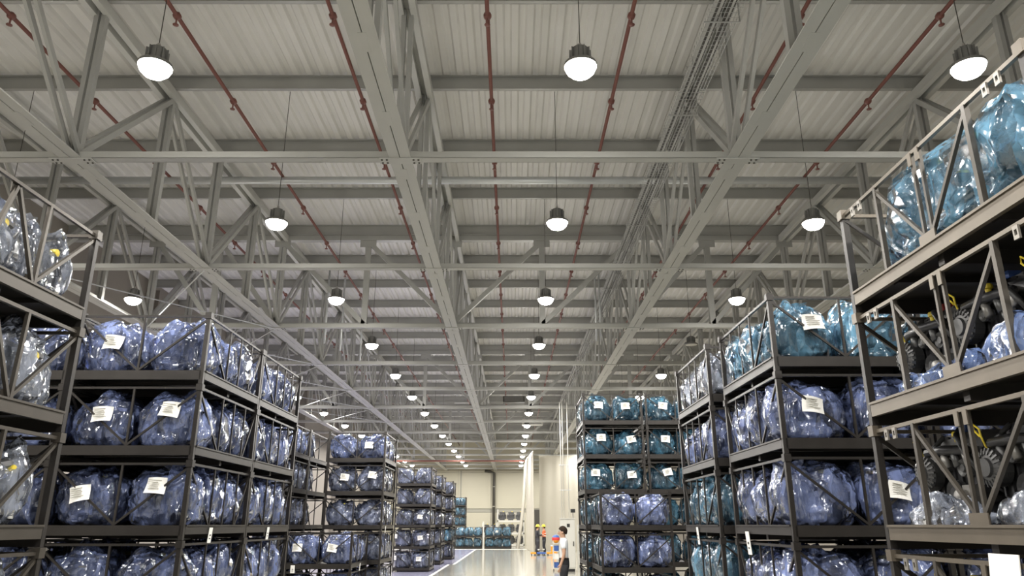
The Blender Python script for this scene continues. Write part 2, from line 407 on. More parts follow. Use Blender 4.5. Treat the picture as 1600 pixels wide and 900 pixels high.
# ------------------------------------------------------------------ storage cages
P = .8      # stacking height
def cage_parts(W, D, rail='cage_steel', kind='a', simple=False):
    """(name, mesh) list; origin at the low front corner of minimum x."""
    parts = []
    def add(nm, mb, m): parts.append((nm, mb.mesh(nm, m)))
    t = .045
    for y in (0, D): add('base_beam', MB().box(t*.6, W-t*.6, y-.03 if y else 0, y if y else .03, .045 if not y else .0, .145), 'cage_steel')
    for x in (0, W):
        m = MB().box(x-.03 if x else 0, x if x else .03, .05, D-.05, .055, .145)
        m.box(x-.045 if x else -.012, x+.012 if x else .045, .05, D-.05, .135, .15)
        add('base_beam', m, rail)
    m = MB().box(.03, W-.03, .03, D-.03, .10, .115)
    for k in range(1, 4): m.box(.06, W-.06, D*k/4-.03, D*k/4+.03, .06 if k != 2 else .004, .10)
    add('deck_plate', m, 'cage_steel')
    for x in (0, W):
        for y in (0, D):
            xa = x - t if x else 0; ya = y - t if y else 0
            pm = MB().box(xa, xa+t, ya, ya+t, .0, P-.05)
            add('corner_post', pm, 'cage_steel')
            cm = MB().box(xa-.012, xa+t+.012, ya-.012, ya+t+.012, P-.075, P-.004)
            add('corner_cap', cm, rail)
    r = .024
    for y in (t/2, D-t/2): add('top_rail', MB().box(t, W-t, y-r/2, y+r/2, P-.055, P-.055+r), rail)
    for x in (t/2, W-t/2): add('top_rail', MB().box(x-r/2, x+r/2, t, D-t, P-.055, P-.055+r), rail)
    b = .022
    for y in (t/2, D-t/2):
        add('upright_bar', MB().bar((W/2, y, .14), (W/2, y, P-.05), b, b), 'cage_steel')
        for x in (t/2, W-t/2): add('diagonal_brace', MB().bar((W/2, y, .15), (x, y, P-.07), b*.9, b), 'cage_steel')
    if simple:
        for x in (t/2, W-t/2):
            add('upright_bar', MB().bar((x, D/2, .14), (x, D/2, P-.05), b), 'cage_steel')
            add('diagonal_brace', MB().bar((x, D*.3, .15), (x, .03, P-.07), b), 'cage_steel')
        return parts
    if kind == 'a':
        for x in (t/2, W-t/2):
            for f_ in (.38, .58, .78): add('upright_bar', MB().bar((x, D*f_, .14), (x, D*f_, P-.05), b*.8), 'cage_steel')
            add('diagonal_brace', MB().bar((x, D*.36, .15), (x, .03, P-.07), b*.9), 'cage_steel')
            add('diagonal_brace', MB().bar((x, D*.80, .15), (x, D-.03, P-.07), b*.9), 'cage_steel')
    elif kind == 'b':       # heavier rack with a paired middle post and hanging lugs
        for x in (t/2, W-t/2):
            for f_ in (.25, .75): add('upright_bar', MB().bar((x, D*f_, .14), (x, D*f_, P-.05), .03), 'cage_brown')
            for f_ in (.48, .52): add('upright_bar', MB().bar((x, D*f_, .14), (x, D*f_, P-.05), .02), 'cage_brown')
            for f_ in (.25, .75): add('diagonal_brace', MB().bar((x, D*.5, .16), (x, D*f_, P-.08), .022), 'cage_brown')
            add('diagonal_brace', MB().bar((x, D-.04, P-.09), (x+(.5 if x < W/2 else -.5), D-.04, .3), .02), 'cage_steel')
            for f_ in (.48, .52): add('gusset_plate', MB().box(x-.022, x-.014, D*f_-.02, D*f_+.02, P-.13, P-.05), rail)
            add('gusset_plate', MB().bar((x-.018, D*.46, .18), (x-.018, D*.54, .18), .008, .06), rail)
            for f_ in (.10, .15, .85, .90):
                m = MB(); y = D*f_; xx = x - .02 if x < W/2 else x + .02
                m.box(xx-.006, xx+.006, y-.02, y-.01, P-.12, P-.05); m.box(xx-.006, xx+.006, y+.01, y+.02, P-.12, P-.05)
                m.box(xx-.006, xx+.006, y-.01, y+.01, P-.12, P-.10); m.box(xx-.006, xx+.006, y-.01, y+.01, P-.07, P-.05)
                add('lug', m, 'cage_lug')
    elif kind == 'c':       # lattice whose uprights meet in a fan
        for x in (t/2, W-t/2):
            for f_ in (.65, .2): add('upright_bar', MB().bar((x, D*f_, .14), (x, D*(f_+.01), P-.05), .026), rail)
            for p_, q_ in ((.64, .985), (.64, .47), (.36, .46), (.2, .02)): add('diagonal_brace', MB().bar((x, D*p_, .15), (x, D*q_, P-.07), .024), rail)
            add('gusset_plate', MB().box(x-.02, x-.012, D*.44, D*.49, P-.12, P-.04), rail); add('gusset_plate', MB().box(x-.02, x-.012, D*.61, D*.68, .12, .2), rail)
    return parts
W1, D1 = 1.45, 1.85
CA = cage_parts(W1, D1)
CF = cage_parts(W1, D1, simple=True)
CB = cage_parts(1.45, 2.1, 'cage_rail', 'b')
CC = cage_parts(W1, D1, 'cage_brown', 'c')
CW = cage_parts(2.1, 1.3, simple=True)
CN = cage_parts(1.05, 1.2, simple=True)
def level_word(k, n):
    if k == n-1: return 'top'
    if k == 0: return 'floor-level'
    return {2: 'second', 3: 'third', 4: 'fourth', 5: 'fifth'}[n-k] + '-from-top'
def cage(parts, x, y, k, n, stack):
    t = empty('storage_cage', (x, y, P*k), label='dark steel %s cage in %s' % (level_word(k, n), stack), category='cage', group='cages of ' + stack)
    for nm, me in parts: link(nm, me, t)
    return t

# ------------------------------------------------------------------ engines in film
def engine_mesh(seed, name='engine'):
    r = random.Random(seed); m = MB(); m.cur = 0
    m.box(-.20, .20, -.17, .17, .06, .30); m.box(-.15, .15, -.13, .13, .0, .07)
    m.box(-.17, .19, -.15, .03, .30, .42); m.box(-.14, .16, -.12, .0, .42, .48)
    m.cur = 1
    m.lathe([(0,0),(.10,0),(.10,.03),(.06,.035),(.06,.05),(0,.05)], 14, (-.25, -.03, .18), 'x')
    m.lathe([(0,0),(.06,0),(.06,.03),(0,.03)], 12, (-.25, .10, .30), 'x')
    m.lathe([(.02,0),(.075,0),(.075,.10),(.02,.10)], 12, (-.22, -.13, .33), 'x')
    for k in range(4):
        x = -.13 + .09*k
        m.tube([(x, .03, .36), (x, .12, .40), (x+.01, .20, .34), (x+.01, .21, .22)], .026, 7)
    m.tube([(-.18, .22, .24), (.18, .22, .24)], .04, 8)
    m.cur = 0
    for k in range(4):
        x = -.12 + .09*k; m.tube([(x, -.15, .34), (x, -.21, .30), (x, -.20, .16)], .022, 6)
    m.tube([(.2, -.1, .2), (.25, -.15, .32), (.2, -.05, .44), (.05, .02, .47)], .02, 6)
    m.box(.20, .25, -.12, .12, .08, .34)
    m.cur = 2
    m.lathe([(0,.05),(.035,.045),(.04,0)], 8, (r.uniform(-.1,.1), -.05, .47))
    return m.mesh(name, ['engine_dark', 'engine_metal', 'yellow_cap'])
mat('engine_silver', (.26, .25, .235), .4, .5, .5, 14, .3)
ENG = engine_mesh(1)
ENG_S = engine_mesh(2, 'engine_body'); ENG_S.materials[0] = M['engine_metal']; ENG_S.materials[1] = M['engine_silver']

def core_mesh():
    m = MB(); m.cur = 0
    m.box(-.25, .25, -.20, .20, .05, .32); m.box(-.20, .20, -.16, .16, .0, .06); m.box(-.21, .22, -.19, .10, .32, .44); m.box(-.17, .18, -.15, .05, .44, .50)
    for k in range(5): m.box(-.22+.1*k, -.18+.1*k, -.225, .225, .08, .28)
    for k in range(4): m.tube([(-.15+.1*k, -.19, .38), (-.15+.1*k, -.225, .34), (-.13+.1*k, -.225, .22)], .024, 6)
    m.cur = 1
    m.lathe([(0,-.02),(.09,-.02),(.09,.0),(.05,.02)], 14, (-.06, -.215, .19), 'y')
    m.lathe([(0,-.02),(.05,-.02),(.05,.02)], 12, (.13, -.21, .33), 'y')
    m.lathe([(0,-.02),(.06,-.02),(.06,.02)], 12, (.25, .02, .20), 'x')
    m.tube([(-.2, .2, .4), (0, .22, .42), (.2, .2, .38)], .04, 7)
    m.cur = 2
    m.lathe([(0,.04),(.03,.035),(.035,0)], 8, (.08, -.10, .50))
    return m.mesh('engine', ['engine_dark', 'engine_metal', 'yellow_cap'])
CORE = core_mesh()

def bag_mesh(seed, sx, sy, sz, mat_name, seg=52, rings=38, tie=True, lump=.05):
    vs = []; fs = []; rs = random.Random(seed); off = Vector((rs.uniform(0,50), rs.uniform(0,50), rs.uniform(0,50)))
    lean = (rs.uniform(-.05,.05), rs.uniform(-.05,.05)); asym = [rs.uniform(.85, 1.1) for _ in range(4)]
    def sg(c, e): return math.copysign(abs(c)**e, c)
    for i in range(rings+1):
        ph = -math.pi/2 + math.pi*i/rings
        for j in range(seg):
            th = 2*math.pi*j/seg
            cx = sg(math.cos(ph), .42) * sg(math.cos(th), .55); cy = sg(math.cos(ph), .42) * sg(math.sin(th), .55); cz = sg(math.sin(ph), .55)
            zz = (cz + 1)/2
            tp = 1 - .30 * max(0, zz-.55)**1.3 / .35 * (.45 if not tie else .8)
            bl = 1 + .04 * math.sin(zz*math.pi)
            p = Vector((cx*sx/2*tp*bl, cy*sy/2*tp*bl, zz*sz))
            d = Vector((cx, cy, .25*cz)); d = d.normalized() if d.length > 1e-4 else Vector((0,0,1))
            # hanging folds, stronger upward, and pinched creases
            q = Vector((math.cos(th)*1.9, math.sin(th)*1.9, zz*.9)) + off
            fold = .5 - 1.6*abs(noise.noise(q*1.9))
            cre = .35 - abs(noise.noise(p*8 + off))*1.5 + .35*noise.noise(p*17 + off)
            big = noise.noise(p*2.6 + off*1.3)
            p += d * (fold*.060*(.3+zz) + cre*.040 + big*lump) * (sx/.66) ** .5
            if zz > .55:
                pk = noise.noise(Vector((p.x*5, p.y*5, 0)) + off)
                p.z += (zz-.55) * .34 * pk
                p.x += lean[0]*(zz-.5); p.y += lean[1]*(zz-.5)
            if p.z < .004: p.z = .004
            vs.append(p)
    for i in range(rings):
        for j in range(seg):
            fs.append((i*seg+j, i*seg+(j+1) % seg, (i+1)*seg+(j+1) % seg, (i+1)*seg+j))
    m = MB(); m.add(vs, fs)
    if tie:   # gathered tuft of film on top
        cx, cy = rs.uniform(-.12,.12), rs.uniform(-.1,.1); tv = []; tf = []
        for i, (r_, z_) in enumerate(((.11, sz*.90), (.05, sz*.97), (.035, sz*1.01), (.07, sz*1.07), (.085, sz*1.10))):
            for j in range(14):
                a = 2*math.pi*j/14; rr = r_*(1 + (.45 if i > 2 else .2)*math.sin(j*3.1+seed)); tv.append((cx+rr*math.cos(a)+.02*i*lean[0]*9, cy+rr*math.sin(a), z_+.012*math.sin(j*2.3)))
        for i in range(4):
            for j in range(14): tf.append((i*14+j, i*14+(j+1) % 14, (i+1)*14+(j+1) % 14, (i+1)*14+j))
        m.add(tv, tf)
    return m.mesh('plastic_bag', mat_name, True)
BW, BD, BH = .69, .61, .63
BAGS = {}
for fm in ('film_violet', 'film_grey', 'film_teal', 'film_cyan', 'film_clear', 'film_blue'):
    BAGS[fm] = [bag_mesh(11*i + len(fm), BW, BD, BH, fm, tie=(i % 2 == 0)) for i in range(4)]
FAR = {fm: [bag_mesh(5+7*i, BW, BD, BH, fm, 22, 14, False) for i in range(3)] for fm in ('film_grey', 'film_cyan', 'film_violet', 'film_teal')}
# printed sheet, slightly bent
def sheet_mesh(seed, w=.21, h=.165):
    r = random.Random(seed); vs = []; fs = []; nx, nz = 6, 5; b = r.uniform(-.05, .05); c = r.uniform(.1, .5)
    for j in range(nz+1):
        for i in range(nx+1):
            u, v = i/nx-.5, j/nz-.5
            vs.append((u*w, -.025*math.cos(u*3) - c*.1*v*v + b*u*v, v*h))
    k = len(vs); vs += [(x, y+.002, z) for x, y, z in vs]
    for j in range(nz):
        for i in range(nx):
            a = j*(nx+1)+i; q = (a, a+1, a+nx+2, a+nx+1); fs.append(q); fs.append(tuple(x+k for x in q[::-1]))
    m = MB().add(vs, fs)
    # faint printed rows
    m.cur = 1
    for j in range(5):
        z = h*(.30 - .13*j); m.box(-w*.36, w*(.05+.3*r.random()), -.040-c*.1*(z/h)**2, -.032, z, z+.003)
    return m.mesh('paper_sheet', ['paper', 'wall_band'])
SHEETS = [sheet_mesh(i) for i in range(4)]
COL = {'film_violet': 'violet-blue', 'film_grey': 'greyish-blue', 'film_teal': 'teal', 'film_cyan': 'bright blue', 'film_clear': 'clear', 'film_blue': 'deep blue'}
def bag(x, y, k, n, stack, fm, paper=0, far=False, rz=None, pos='aisle-side'):
    lab = '%s %s bagged engine %sin %s cage of %s' % (pos, COL[fm], 'with sheet ' if paper else '', level_word(k, n), stack)
    rz = rng.uniform(-.05, .05) if rz is None else rz
    t = empty('wrapped_engine', (x, y, P*k + .117), rz, label=lab, category='wrapped engine', group='wrapped engines of ' + stack)
    src = (FAR if far and fm in FAR else BAGS)[fm]
    b = link('plastic_bag', rng.choice(src), t); b.scale = (rng.uniform(.92, .98), rng.uniform(.87, .92), rng.uniform(.92, 1.0))
    e = link('engine', CORE, t, (0, 0, .012), (0, 0, rng.choice((0, math.pi)) + rng.uniform(-.1, .1)))
    e.scale = (1.04, 1.0, 1.0)
    if paper:
        link('paper_sheet', rng.choice(SHEETS), t, (rng.uniform(-.10, .10), -.335, rng.uniform(.33, .42)), (R(-14), R(rng.uniform(-12, 12)), 0), label='white printed sheet')
    return t
def fill(x, y, k, n, stack, fm, front=2, side=None, depth=3, paper=(0, 0), far=False, W=W1, D=D1):
    """front row of bags plus the row along the open side (-1 low x, +1 high x)."""
    if y < 12 and k == 0: return        # below the frame
    if front:
        for i in range(front): bag(x + W*(i+.5)/front, y + .36, k, n, stack, fm, paper[i] if i < len(paper) else 0, far, pos=('inner-front', 'corner-front')[i if side != -1 else 1-i] if front == 2 else 'front')
    if side:
        xs_ = x + (W*.25 if side < 0 else W*.75)
        for j in range(1 if front else 0, depth):
            bag(xs_, y + .37 + (D-.76)*j/(depth-1), k, n, stack, fm, 0, far, pos=('near-end', 'mid-side', 'far-end')[j])
def card(c, x, y, z, rz=0, w=.09, h=.16):
    m = MB().box(-w/2, w/2, -.003, .003, -h, 0); m.cur = 1; m.box(-w*.2, w*.2, -.005, -.003, -h*.55, -h*.45); m.box(-w*.2, w*.2, -.005, -.003, -h*.75, -h*.68)
    return build('label_card', m, ['paper', 'black'], c, loc=(x, y, z), rot=(R(4), 0, rz), label='white hanging card')

# left side -------------------------------------------------------------
st = 'the clear-bag yellow-cap stack'
for k in range(5):
    cage(CC, -4.77, 3.70, k, 5, st)
    for j in range(3 if k else 0):
        b = bag(-3.72, 4.03 + .595*j, k, 5, st, 'film_clear', 0, rz=math.pi/2, pos=('near-end', 'mid-side', 'far-end')[j])
        b.children[0].scale.x = .83; b.children[1].scale.x = .92
        cap = MB().lathe([(0,.05),(.03,.045),(.035,.0),(0,0)], 8, (0,0,0), 'y')
        build('yellow_cap', cap, 'yellow_cap', b, loc=(.05, -.22, .40), rot=(0,0,R(180)), label='yellow plastic cap')
    if k: bag(-4.42, 5.2, k, 5, st, 'film_violet', pos='inner')
st = 'the violet stack with sheets'
PAP = {4: (1, 0), 3: (1, 1), 2: (1, 1), 1: (0, 0), 0: (0, 0)}
for k in range(5):
    c = cage(CA, -4.79, 7.90, k, 5, st)
    fill(-4.79, 7.90, k, 5, st, 'film_violet', 2, 1, 3, PAP[k])
    if k == 2: card(c, 1.462, .7, .12, R(90))
st = 'the violet stack behind the sheeted one'
for k in range(5):
    c = cage(CA, -4.79, 9.77, k, 5, st)
    fill(-4.79, 9.77, k, 5, st, 'film_violet', 0, 1, 3)
    if k == 2: card(c, 1.462, .85, .12, R(90))
st = 'the inner violet stack'
for k in range(5):
    cage(CF, -6.27, 7.90, k, 5, st); fill(-6.27, 7.90, k, 5, st, 'film_violet', 2, None)
for (x, y, st) in ((-6.27, 9.77, 'the inner rear violet stack'), (-7.76, 7.90, 'the innermost violet stack')):
    for k in range(5):
        cage(CF, x, y, k, 5, st); fill(x, y, k, 5, st, 'film_violet', 2, None)
for k in range(1, 5):
    bag(-4.42, 8.95, k, 5, 'the violet stack with sheets', 'film_violet', pos='inner-rear'); bag(2.97+.72, 8.3, k, 5, 'the blue-topped stack', 'film_violet', pos='inner-rear')
for (x, y, st) in ((4.0, 9.40, 'the inner stack behind the pale-topped one'), (5.56, 7.20, 'the innermost stack by bare engines')):
    for k in range(5):
        cage(CF, x, y, k, 5, st); fill(x, y, k, 5, st, 'film_violet' if k < 4 else 'film_cyan', 2, None)
st = 'the two-high violet stack'
for k in range(2):
    c = cage(CA, -4.92, 17.0, k, 2, st); fill(-4.92, 17.0, k, 2, st, 'film_violet', 2, 1, 3, (1, 1) if k == 1 else (0, 0))
    if k == 1: card(c, 1.462, .95, .12, R(90)); card(c, .2, -.02, .12)
st = 'the stack behind the two-high one'
for k in range(5):
    c = cage(CA, -4.62, 18.92, k, 5, st)
    fill(-4.62, 18.92, k, 5, st, 'film_grey' if k < 4 else 'film_violet', 2 if k > 1 else 0, 1, 3, (0, 1) if k == 4 else ((1, 1) if k == 3 else (0, 0)))
    if k == 2: card(c, 1.462, .5, .12, R(90))
st = 'the inner stack by the two-high one'
for k in range(5):
    cage(CA, -6.42, 16.7, k, 5, st); fill(-6.42, 16.7, k, 5, st, 'film_violet' if k > 3 else 'film_grey', 0, 1, 3)
st = 'the inner rear five-high stack'
for k in range(5):
    cage(CF, -6.42, 18.58, k, 5, st); fill(-6.42, 18.58, k, 5, st, 'film_grey', 2, None, far=True)
for y, x, nm in ((30.8, -4.68, 'the sheeted violet-floor stack'), (36.0, -4.72, 'the middle violet-floor stack'), (41.2, -4.6, 'the last violet-floor stack')):
    for k in range(5):
        c = cage(CF, x, y, k, 5, nm)
        fill(x, y, k, 5, nm, 'film_grey' if not (y > 40 and k == 1) else 'film_cyan', 2, 1, 3, ((0, 1) if k < 3 and y < 31 else (0, 0)), far=True)
        if y < 31 and k in (0, 1): card(c, .1, -.02, .6)

# end of the hall -------------------------------------------------------
for x, nm in ((-4.42, 'the two-high row by the end wall'), (-2.14, 'the two-high shelf-side row')):
    for k in range(2):
        cage(CW, x, 60.8, k, 2, nm)
        for i in range(3): bag(x + .36 + .69*i, 61.2, k, 2, nm, 'film_cyan', 1 if (x > -3 and k == 1 and i == 1) else 0, far=True, pos=('curtain-far', 'mid-row', 'curtain-side')[i])
nm = 'the tall blue end-wall stack'
for k in range(5):
    cage(CN, -4.95, 65.2, k, 5, nm)
    for i in range(2): bag(-4.95 + .28 + .49*i, 65.6, k, 5, nm, 'film_cyan', 0, far=True, pos=('side-wall', 'aisle-side')[i]).scale = (.8, .9, 1)

# right side ------------------------------------------------------------
bare = 'the rack of bare engines'
for k in range(5):
    c = cage(CB, 2.47, 3.05, k, 5, bare)
def bare_engine(x, y, z, rz, desc, seed):
    t = empty('bare_engine', (x, y, z), rz, label=desc, category='engine', group='bare engines in the rack beside the aisle')
    r = random.Random(seed)
    b = MB(); b.box(-.24, .24, -.17, .17, .10, .34); b.box(-.20, .20, -.14, .14, .0, .11); b.box(-.22, .22, -.13, .13, .33, .42)
    for k in range(7): b.box(-.23+.07*k, -.215+.07*k, -.185, .185, .12, .32)
    for k in range(4): b.box(-.2+.12*k, -.14+.12*k, -.15, .15, .02, .12)
    build('engine_block', b, 'engine_dark', t)
    h = MB().box(-.21, .22, -.12, .10, .42, .50); h.box(-.18, .19, -.09, .07, .50, .53)
    for k in range(5): h.lathe([(0,.02),(.016,.02),(.018,0)], 6, (-.16+.085*k, -.105, .5))
    build('valve_cover', h, 'engine_metal' if seed % 3 == 0 else 'engine_dark', t)
    ax, az = -.19, .24 + .06*r.random()
    al = MB().lathe([(0,-.10),(.05,-.10),(.055,-.085),(.095,-.08),(.105,-.06),(.105,.0),(.08,.01)], 20, (ax, -.20, az), 'y')
    build('alternator', al, 'engine_metal', t)
    fn = MB()
    for q in range(20):
        a_ = 2*math.pi*q/20; fn.bar((ax+.07*math.cos(a_), -.285, az+.07*math.sin(a_)), (ax+.108*math.cos(a_), -.27, az+.108*math.sin(a_)), .012, .014, (0,1,0))
    build('cooling_fin', fn, 'engine_metal', t, kind='stuff')
    for (xx, zz, rr) in ((.02, .16, .08), (.15, .30, .055), (-.05, .33, .04)):
        build('pulley', MB().lathe([(0,-.03),(rr*.4,-.03),(rr*.45,-.015),(rr*.9,-.03),(rr,-.02),(rr*.86,0),(rr,.02)], 18, (xx, -.20, zz), 'y'), 'engine_metal' if zz > .2 else 'engine_dark', t)
    for q in range(4):
        x_ = -.16 + .11*q
        build('manifold_pipe', MB().tube([(x_, -.10, .40), (x_, -.17, .42), (x_+.02, -.22, .38), (x_+.05, -.225, .31)], .024, 8), 'engine_silver' if q % 2 else 'engine_metal', t, True)
        build('exhaust_pipe', MB().tube([(x_, .10, .38), (x_, .19, .36), (x_+.01, .21, .24)], .026, 8), 'engine_dark', t, True)
    build('collector_pipe', MB().tube([(-.2, -.225, .40+.02*r.random()), (.0, -.235, .42), (.22, -.22, .40)], .03, 8), 'engine_dark', t, True)
    build('hose', MB().tube([(.24, -.1, .16), (.30, -.2, .24), (.24, -.25, .38), (.10, -.2, .50), (-.1, -.05, .56)], .018, 7), 'black', t, True)
    build('hose', MB().tube([(-.24, -.12, .12), (-.31, -.2, .2), (-.28, -.2, .40), (-.16, -.12, .52)], .015, 7), 'engine_metal', t, True)
    build('cap', MB().lathe([(0,.045),(.02,.045),(.028,.035),(.028,.015),(.018,.01),(.016,-.02)], 10, (r.uniform(-.1,.12), -.14, .49)), 'yellow_cap', t, label='yellow plastic cap')
    build('dipstick', MB().tube([(-.23, -.18, .2), (-.26, -.24, .46), (-.25, -.25, .50), (-.28, -.26, .53), (-.30, -.25, .50), (-.27, -.24, .46)], .006, 6), 'yellow_cap', t, label='yellow dipstick loop')
    build('bracket', MB().box(.1, .22, -.22, -.17, .08, .2), 'engine_silver', t); build('bracket', MB().box(-.1, .0, -.21, -.17, .05, .14), 'engine_metal', t)
    build('oil_filter', MB().lathe([(0,-.10),(.04,-.10),(.045,-.09),(.045,.0)], 14, (.12, -.17, .13), 'y'), 'engine_silver', t, True)
    build('sensor', MB().box(-.02, .05, -.10, -.02, .53, .575), 'red_part' if seed % 2 else 'blue_plastic', t)
    return t
seed = 0
for k in (3, 2, 1, 0):
    for j, y in enumerate((3.42, 4.10, 4.78)):
        lv = level_word(k, 5); seed += 1
        bare_engine(2.97, y, P*k + .12 + (.06 if k in (3, 2) else 0), R(-90) + rng.uniform(-.06, .06), '%s dark bare engine at the open side of the %s rack level' % (('near-end', 'middle', 'far-end')[j], lv), seed)
        bare_engine(3.56, y, P*k + .12, R(-90) + rng.uniform(-.06, .06), '%s dark bare engine behind others on the %s rack level' % (('near-end', 'middle', 'far-end')[j], lv), seed + 50)
# loose film bundles lying on the rack levels
def bundle(x, y, z, sx, sy, sz, fm, lab, seed):
    t = build('film_bundle' if sx < 1 else 'film_cover', MB(), fm)
    me = bag_mesh(seed, sx, sy, sz, fm, 56, 36, False, .07 if sx > 1 else .03); t.data = me
    t.location = (x, y, z); t['label'] = lab; t['category'] = 'plastic film'
    return t
bundle(2.60, 4.42, P*3+.12, .18, .8, .15, 'film_blue', 'crumpled blue film on the edge of the second-from-top rack level', 3)
bundle(2.60, 3.55, P*3+.12, .18, .7, .17, 'film_blue', 'bulging blue film beside the engine with the yellow cap', 4)
bundle(2.60, 4.58, P*2+.12, .18, .70, .15, 'film_clear', 'clear bubble film bunched under the bare engines', 5)
bundle(2.60, 3.70, P*2+.12, .18, .7, .13, 'film_clear', 'flat clear film on the edge of the middle rack level', 6)
big = bundle(3.22, 4.02, P*4+.12, 1.30, 2.0, .72, 'film_cyan', 'large glossy blue film cover over the top of the bare engine rack', 9)
e = link('covered_engine', ENG, big, (-.2, .4, .0)); e.scale = (1.2, 1.2, 1.2)
e = link('covered_engine', ENG, big, (-.2, -.4, .0)); e.scale = (1.2, 1.2, 1.2)
build('paper_sheet', MB().box(-.12, .12, -.003, .003, -.09, .09), 'paper', None, loc=(2.462, 3.95, P*1+.72), rot=(R(6), 0, R(90)), label='white sheet hanging on the bare engine rack low down', category='paper')

st = 'the blue-topped stack'
TINT = {4: 'film_cyan', 3: 'film_violet', 2: 'film_violet', 1: 'film_violet', 0: 'film_violet'}
for k in range(5):
    c = cage(CA, 2.60, 7.20, k, 5, st)
    fill(2.60, 7.20, k, 5, st, TINT[k], 2, -1, 3, (1, 0) if k in (4, 3) else ((0, 1) if k == 2 else (0, 0)))
    if k == 2: card(c, -.02, 1.35, .08, R(-90), .12, .24)
st = 'the stack behind bare engines'
for k in range(5):
    cage(CF, 4.08, 7.20, k, 5, st); fill(4.08, 7.20, k, 5, st, 'film_cyan' if k == 4 else 'film_violet', 2, None, 3, (1, 0) if k in (2, 3) else (0, 0))
st = 'the pale-topped stack'
TINT = {4: 'film_clear', 3: 'film_violet', 2: 'film_cyan', 1: 'film_cyan', 0: 'film_cyan'}
for k in range(5):
    c = cage(CA, 2.52, 9.40, k, 5, st); fill(2.52, 9.40, k, 5, st, TINT[k], 0, -1, 3)
    if k == 2: card(c, -.02, 1.1, .12, R(-90), .09, .22)
st = 'the three-high stack'
for k in range(3):
    cage(CA, 1.78, 15.6, k, 3, st); fill(1.78, 15.6, k, 3, st, 'film_violet', 2, None)
    for j in (1, 2): bag(2.14, 15.6 + .37 + .545*j, k, 3, st, 'film_teal', pos=('', 'middle', 'rear')[j])
st = 'the aisle-corner teal stack'
st2 = 'the six-high inner teal stack'
for k in range(6):
    cage(CA, 1.70, 17.9, k, 6, st); fill(1.70, 17.9, k, 6, st, 'film_teal', 2 if k > 2 else 0, -1, 3, (1, 1) if k > 2 else (0, 0))
    cage(CA, 3.22, 17.9, k, 6, st2); fill(3.22, 17.9, k, 6, st2, 'film_teal', 2, None, 3, (1, 1) if k > 1 else (0, 0))

# ------------------------------------------------------------------ the far end: curtains, shelf, cabinet, people
def curtain(name, path, z0, z1, folds, amp, label, lean=None, nz=8):
    """cloth hung along a path of (x, y); lean moves the hem."""
    P_ = [Vector((a, b, 0)) for a, b in path]; vs = []; fs = []; N_ = folds*8
    L_ = [0]
    for a, b in zip(P_[:-1], P_[1:]): L_.append(L_[-1] + (b-a).length)
    for i in range(N_+1):
        d = L_[-1]*i/N_; k = max(j for j in range(len(L_)-1) if L_[j] <= d + 1e-6)
        u = (d-L_[k])/(L_[k+1]-L_[k]); p = P_[k].lerp(P_[k+1], u); t = (P_[k+1]-P_[k]).normalized(); nrm = Vector((-t.y, t.x, 0))
        for j in range(nz+1):
            v = j/nz; w = math.sin(i/8*2*math.pi + .6*noise.noise((i*.13, v*1.5, 0))) + .5*noise.noise((i*.31, v*2, 3))
            q = p + nrm*w*amp*(.5+.5*v)
            if lean: q = q + Vector(lean)*v*v
            vs.append((q.x, q.y, z1 + (z0-z1)*v))
    for i in range(N_):
        for j in range(nz): fs.append((i*(nz+1)+j, i*(nz+1)+j+1, (i+1)*(nz+1)+j+1, (i+1)*(nz+1)+j))
    k = len(vs); vs += [(x, y+.012, z) for x, y, z in vs]; fs += [tuple(a+k for a in f[::-1]) for f in fs]
    t = empty('hanging_curtain', (path[0][0], path[0][1], 0), label=label, category='curtain')
    off = t.location
    c = MB().add([(x-off.x, y-off.y, z) for x, y, z in vs], fs)
    build('cloth', c, 'curtain', t, True)
    build('curtain_rail', MB().tube([(a-off.x, b-off.y, z1+.02) for a, b in path], .03, 6), 'zinc_pipe', t)
    return t
curtain('a', [(1.98, 55.6), (3.6, 55.7), (5.6, 55.6), (8.5, 55.6)], .03, 6.62, 9, .035, 'wide cream curtain hanging from the roof behind the white cabinet')
curtain('b', [(1.47, 52.5), (1.30, 55.5), (1.14, 59.5)], .03, 6.62, 14, .09, 'gathered white curtain strip hanging beside the two helmeted workers')
curtain('c', [(1.12, 60.5), (.98, 61.6)], .0, HC, 5, .09, 'narrow cream curtain pulled aslant toward the engine shelf', lean=(-.62, 0, 0))
build('door_1', MB().box(2.02, 2.9, Y1-.06, Y1-.01, 0, 3.1), 'dark_pipe', kind='structure', label='dark doorway beyond the curtains')

def shelf(x0, x1, y, levels, top, name):
    t = empty('engine_shelf', (x0, y, 0), label=name, category='shelf'); w = x1-x0
    for x in (0, w):
        for yy in (0, .8): build('shelf_post', MB().box(x-.04, x+.04, yy-.04, yy+.04, 0, top), 'white_metal', t)
    for z in levels: build('shelf_board', MB().box(-.04, w+.04, -.04, .84, z-.14, z), 'white_metal', t)
shelf(-1.22, 1.0, 66, (.2, 1.12, 2.12), 3.0, 'tall white shelving with bare engines before the end wall')
shelf(-2.5, -1.35, 66, (.9, 1.1), 1.9, 'low white shelving beside the tall engine shelving')
for li, z in enumerate((.2, 1.12, 2.12)):
    for i in range(3):
        t = empty('bare_engine', (-.85+.74*i, 66.4, z+.002), rng.uniform(-.3, .3), category='engine', group='bare engines on the white shelving',
             label='%s bare engine on the %s board of the tall white shelving' % (('downpipe-side', 'central', 'curtain-side')[i], ('lowest', 'middle', 'upper')[li]))
        e = link('engine_body', ENG_S, t); e.scale = (1.35, 1.2, 1.4)
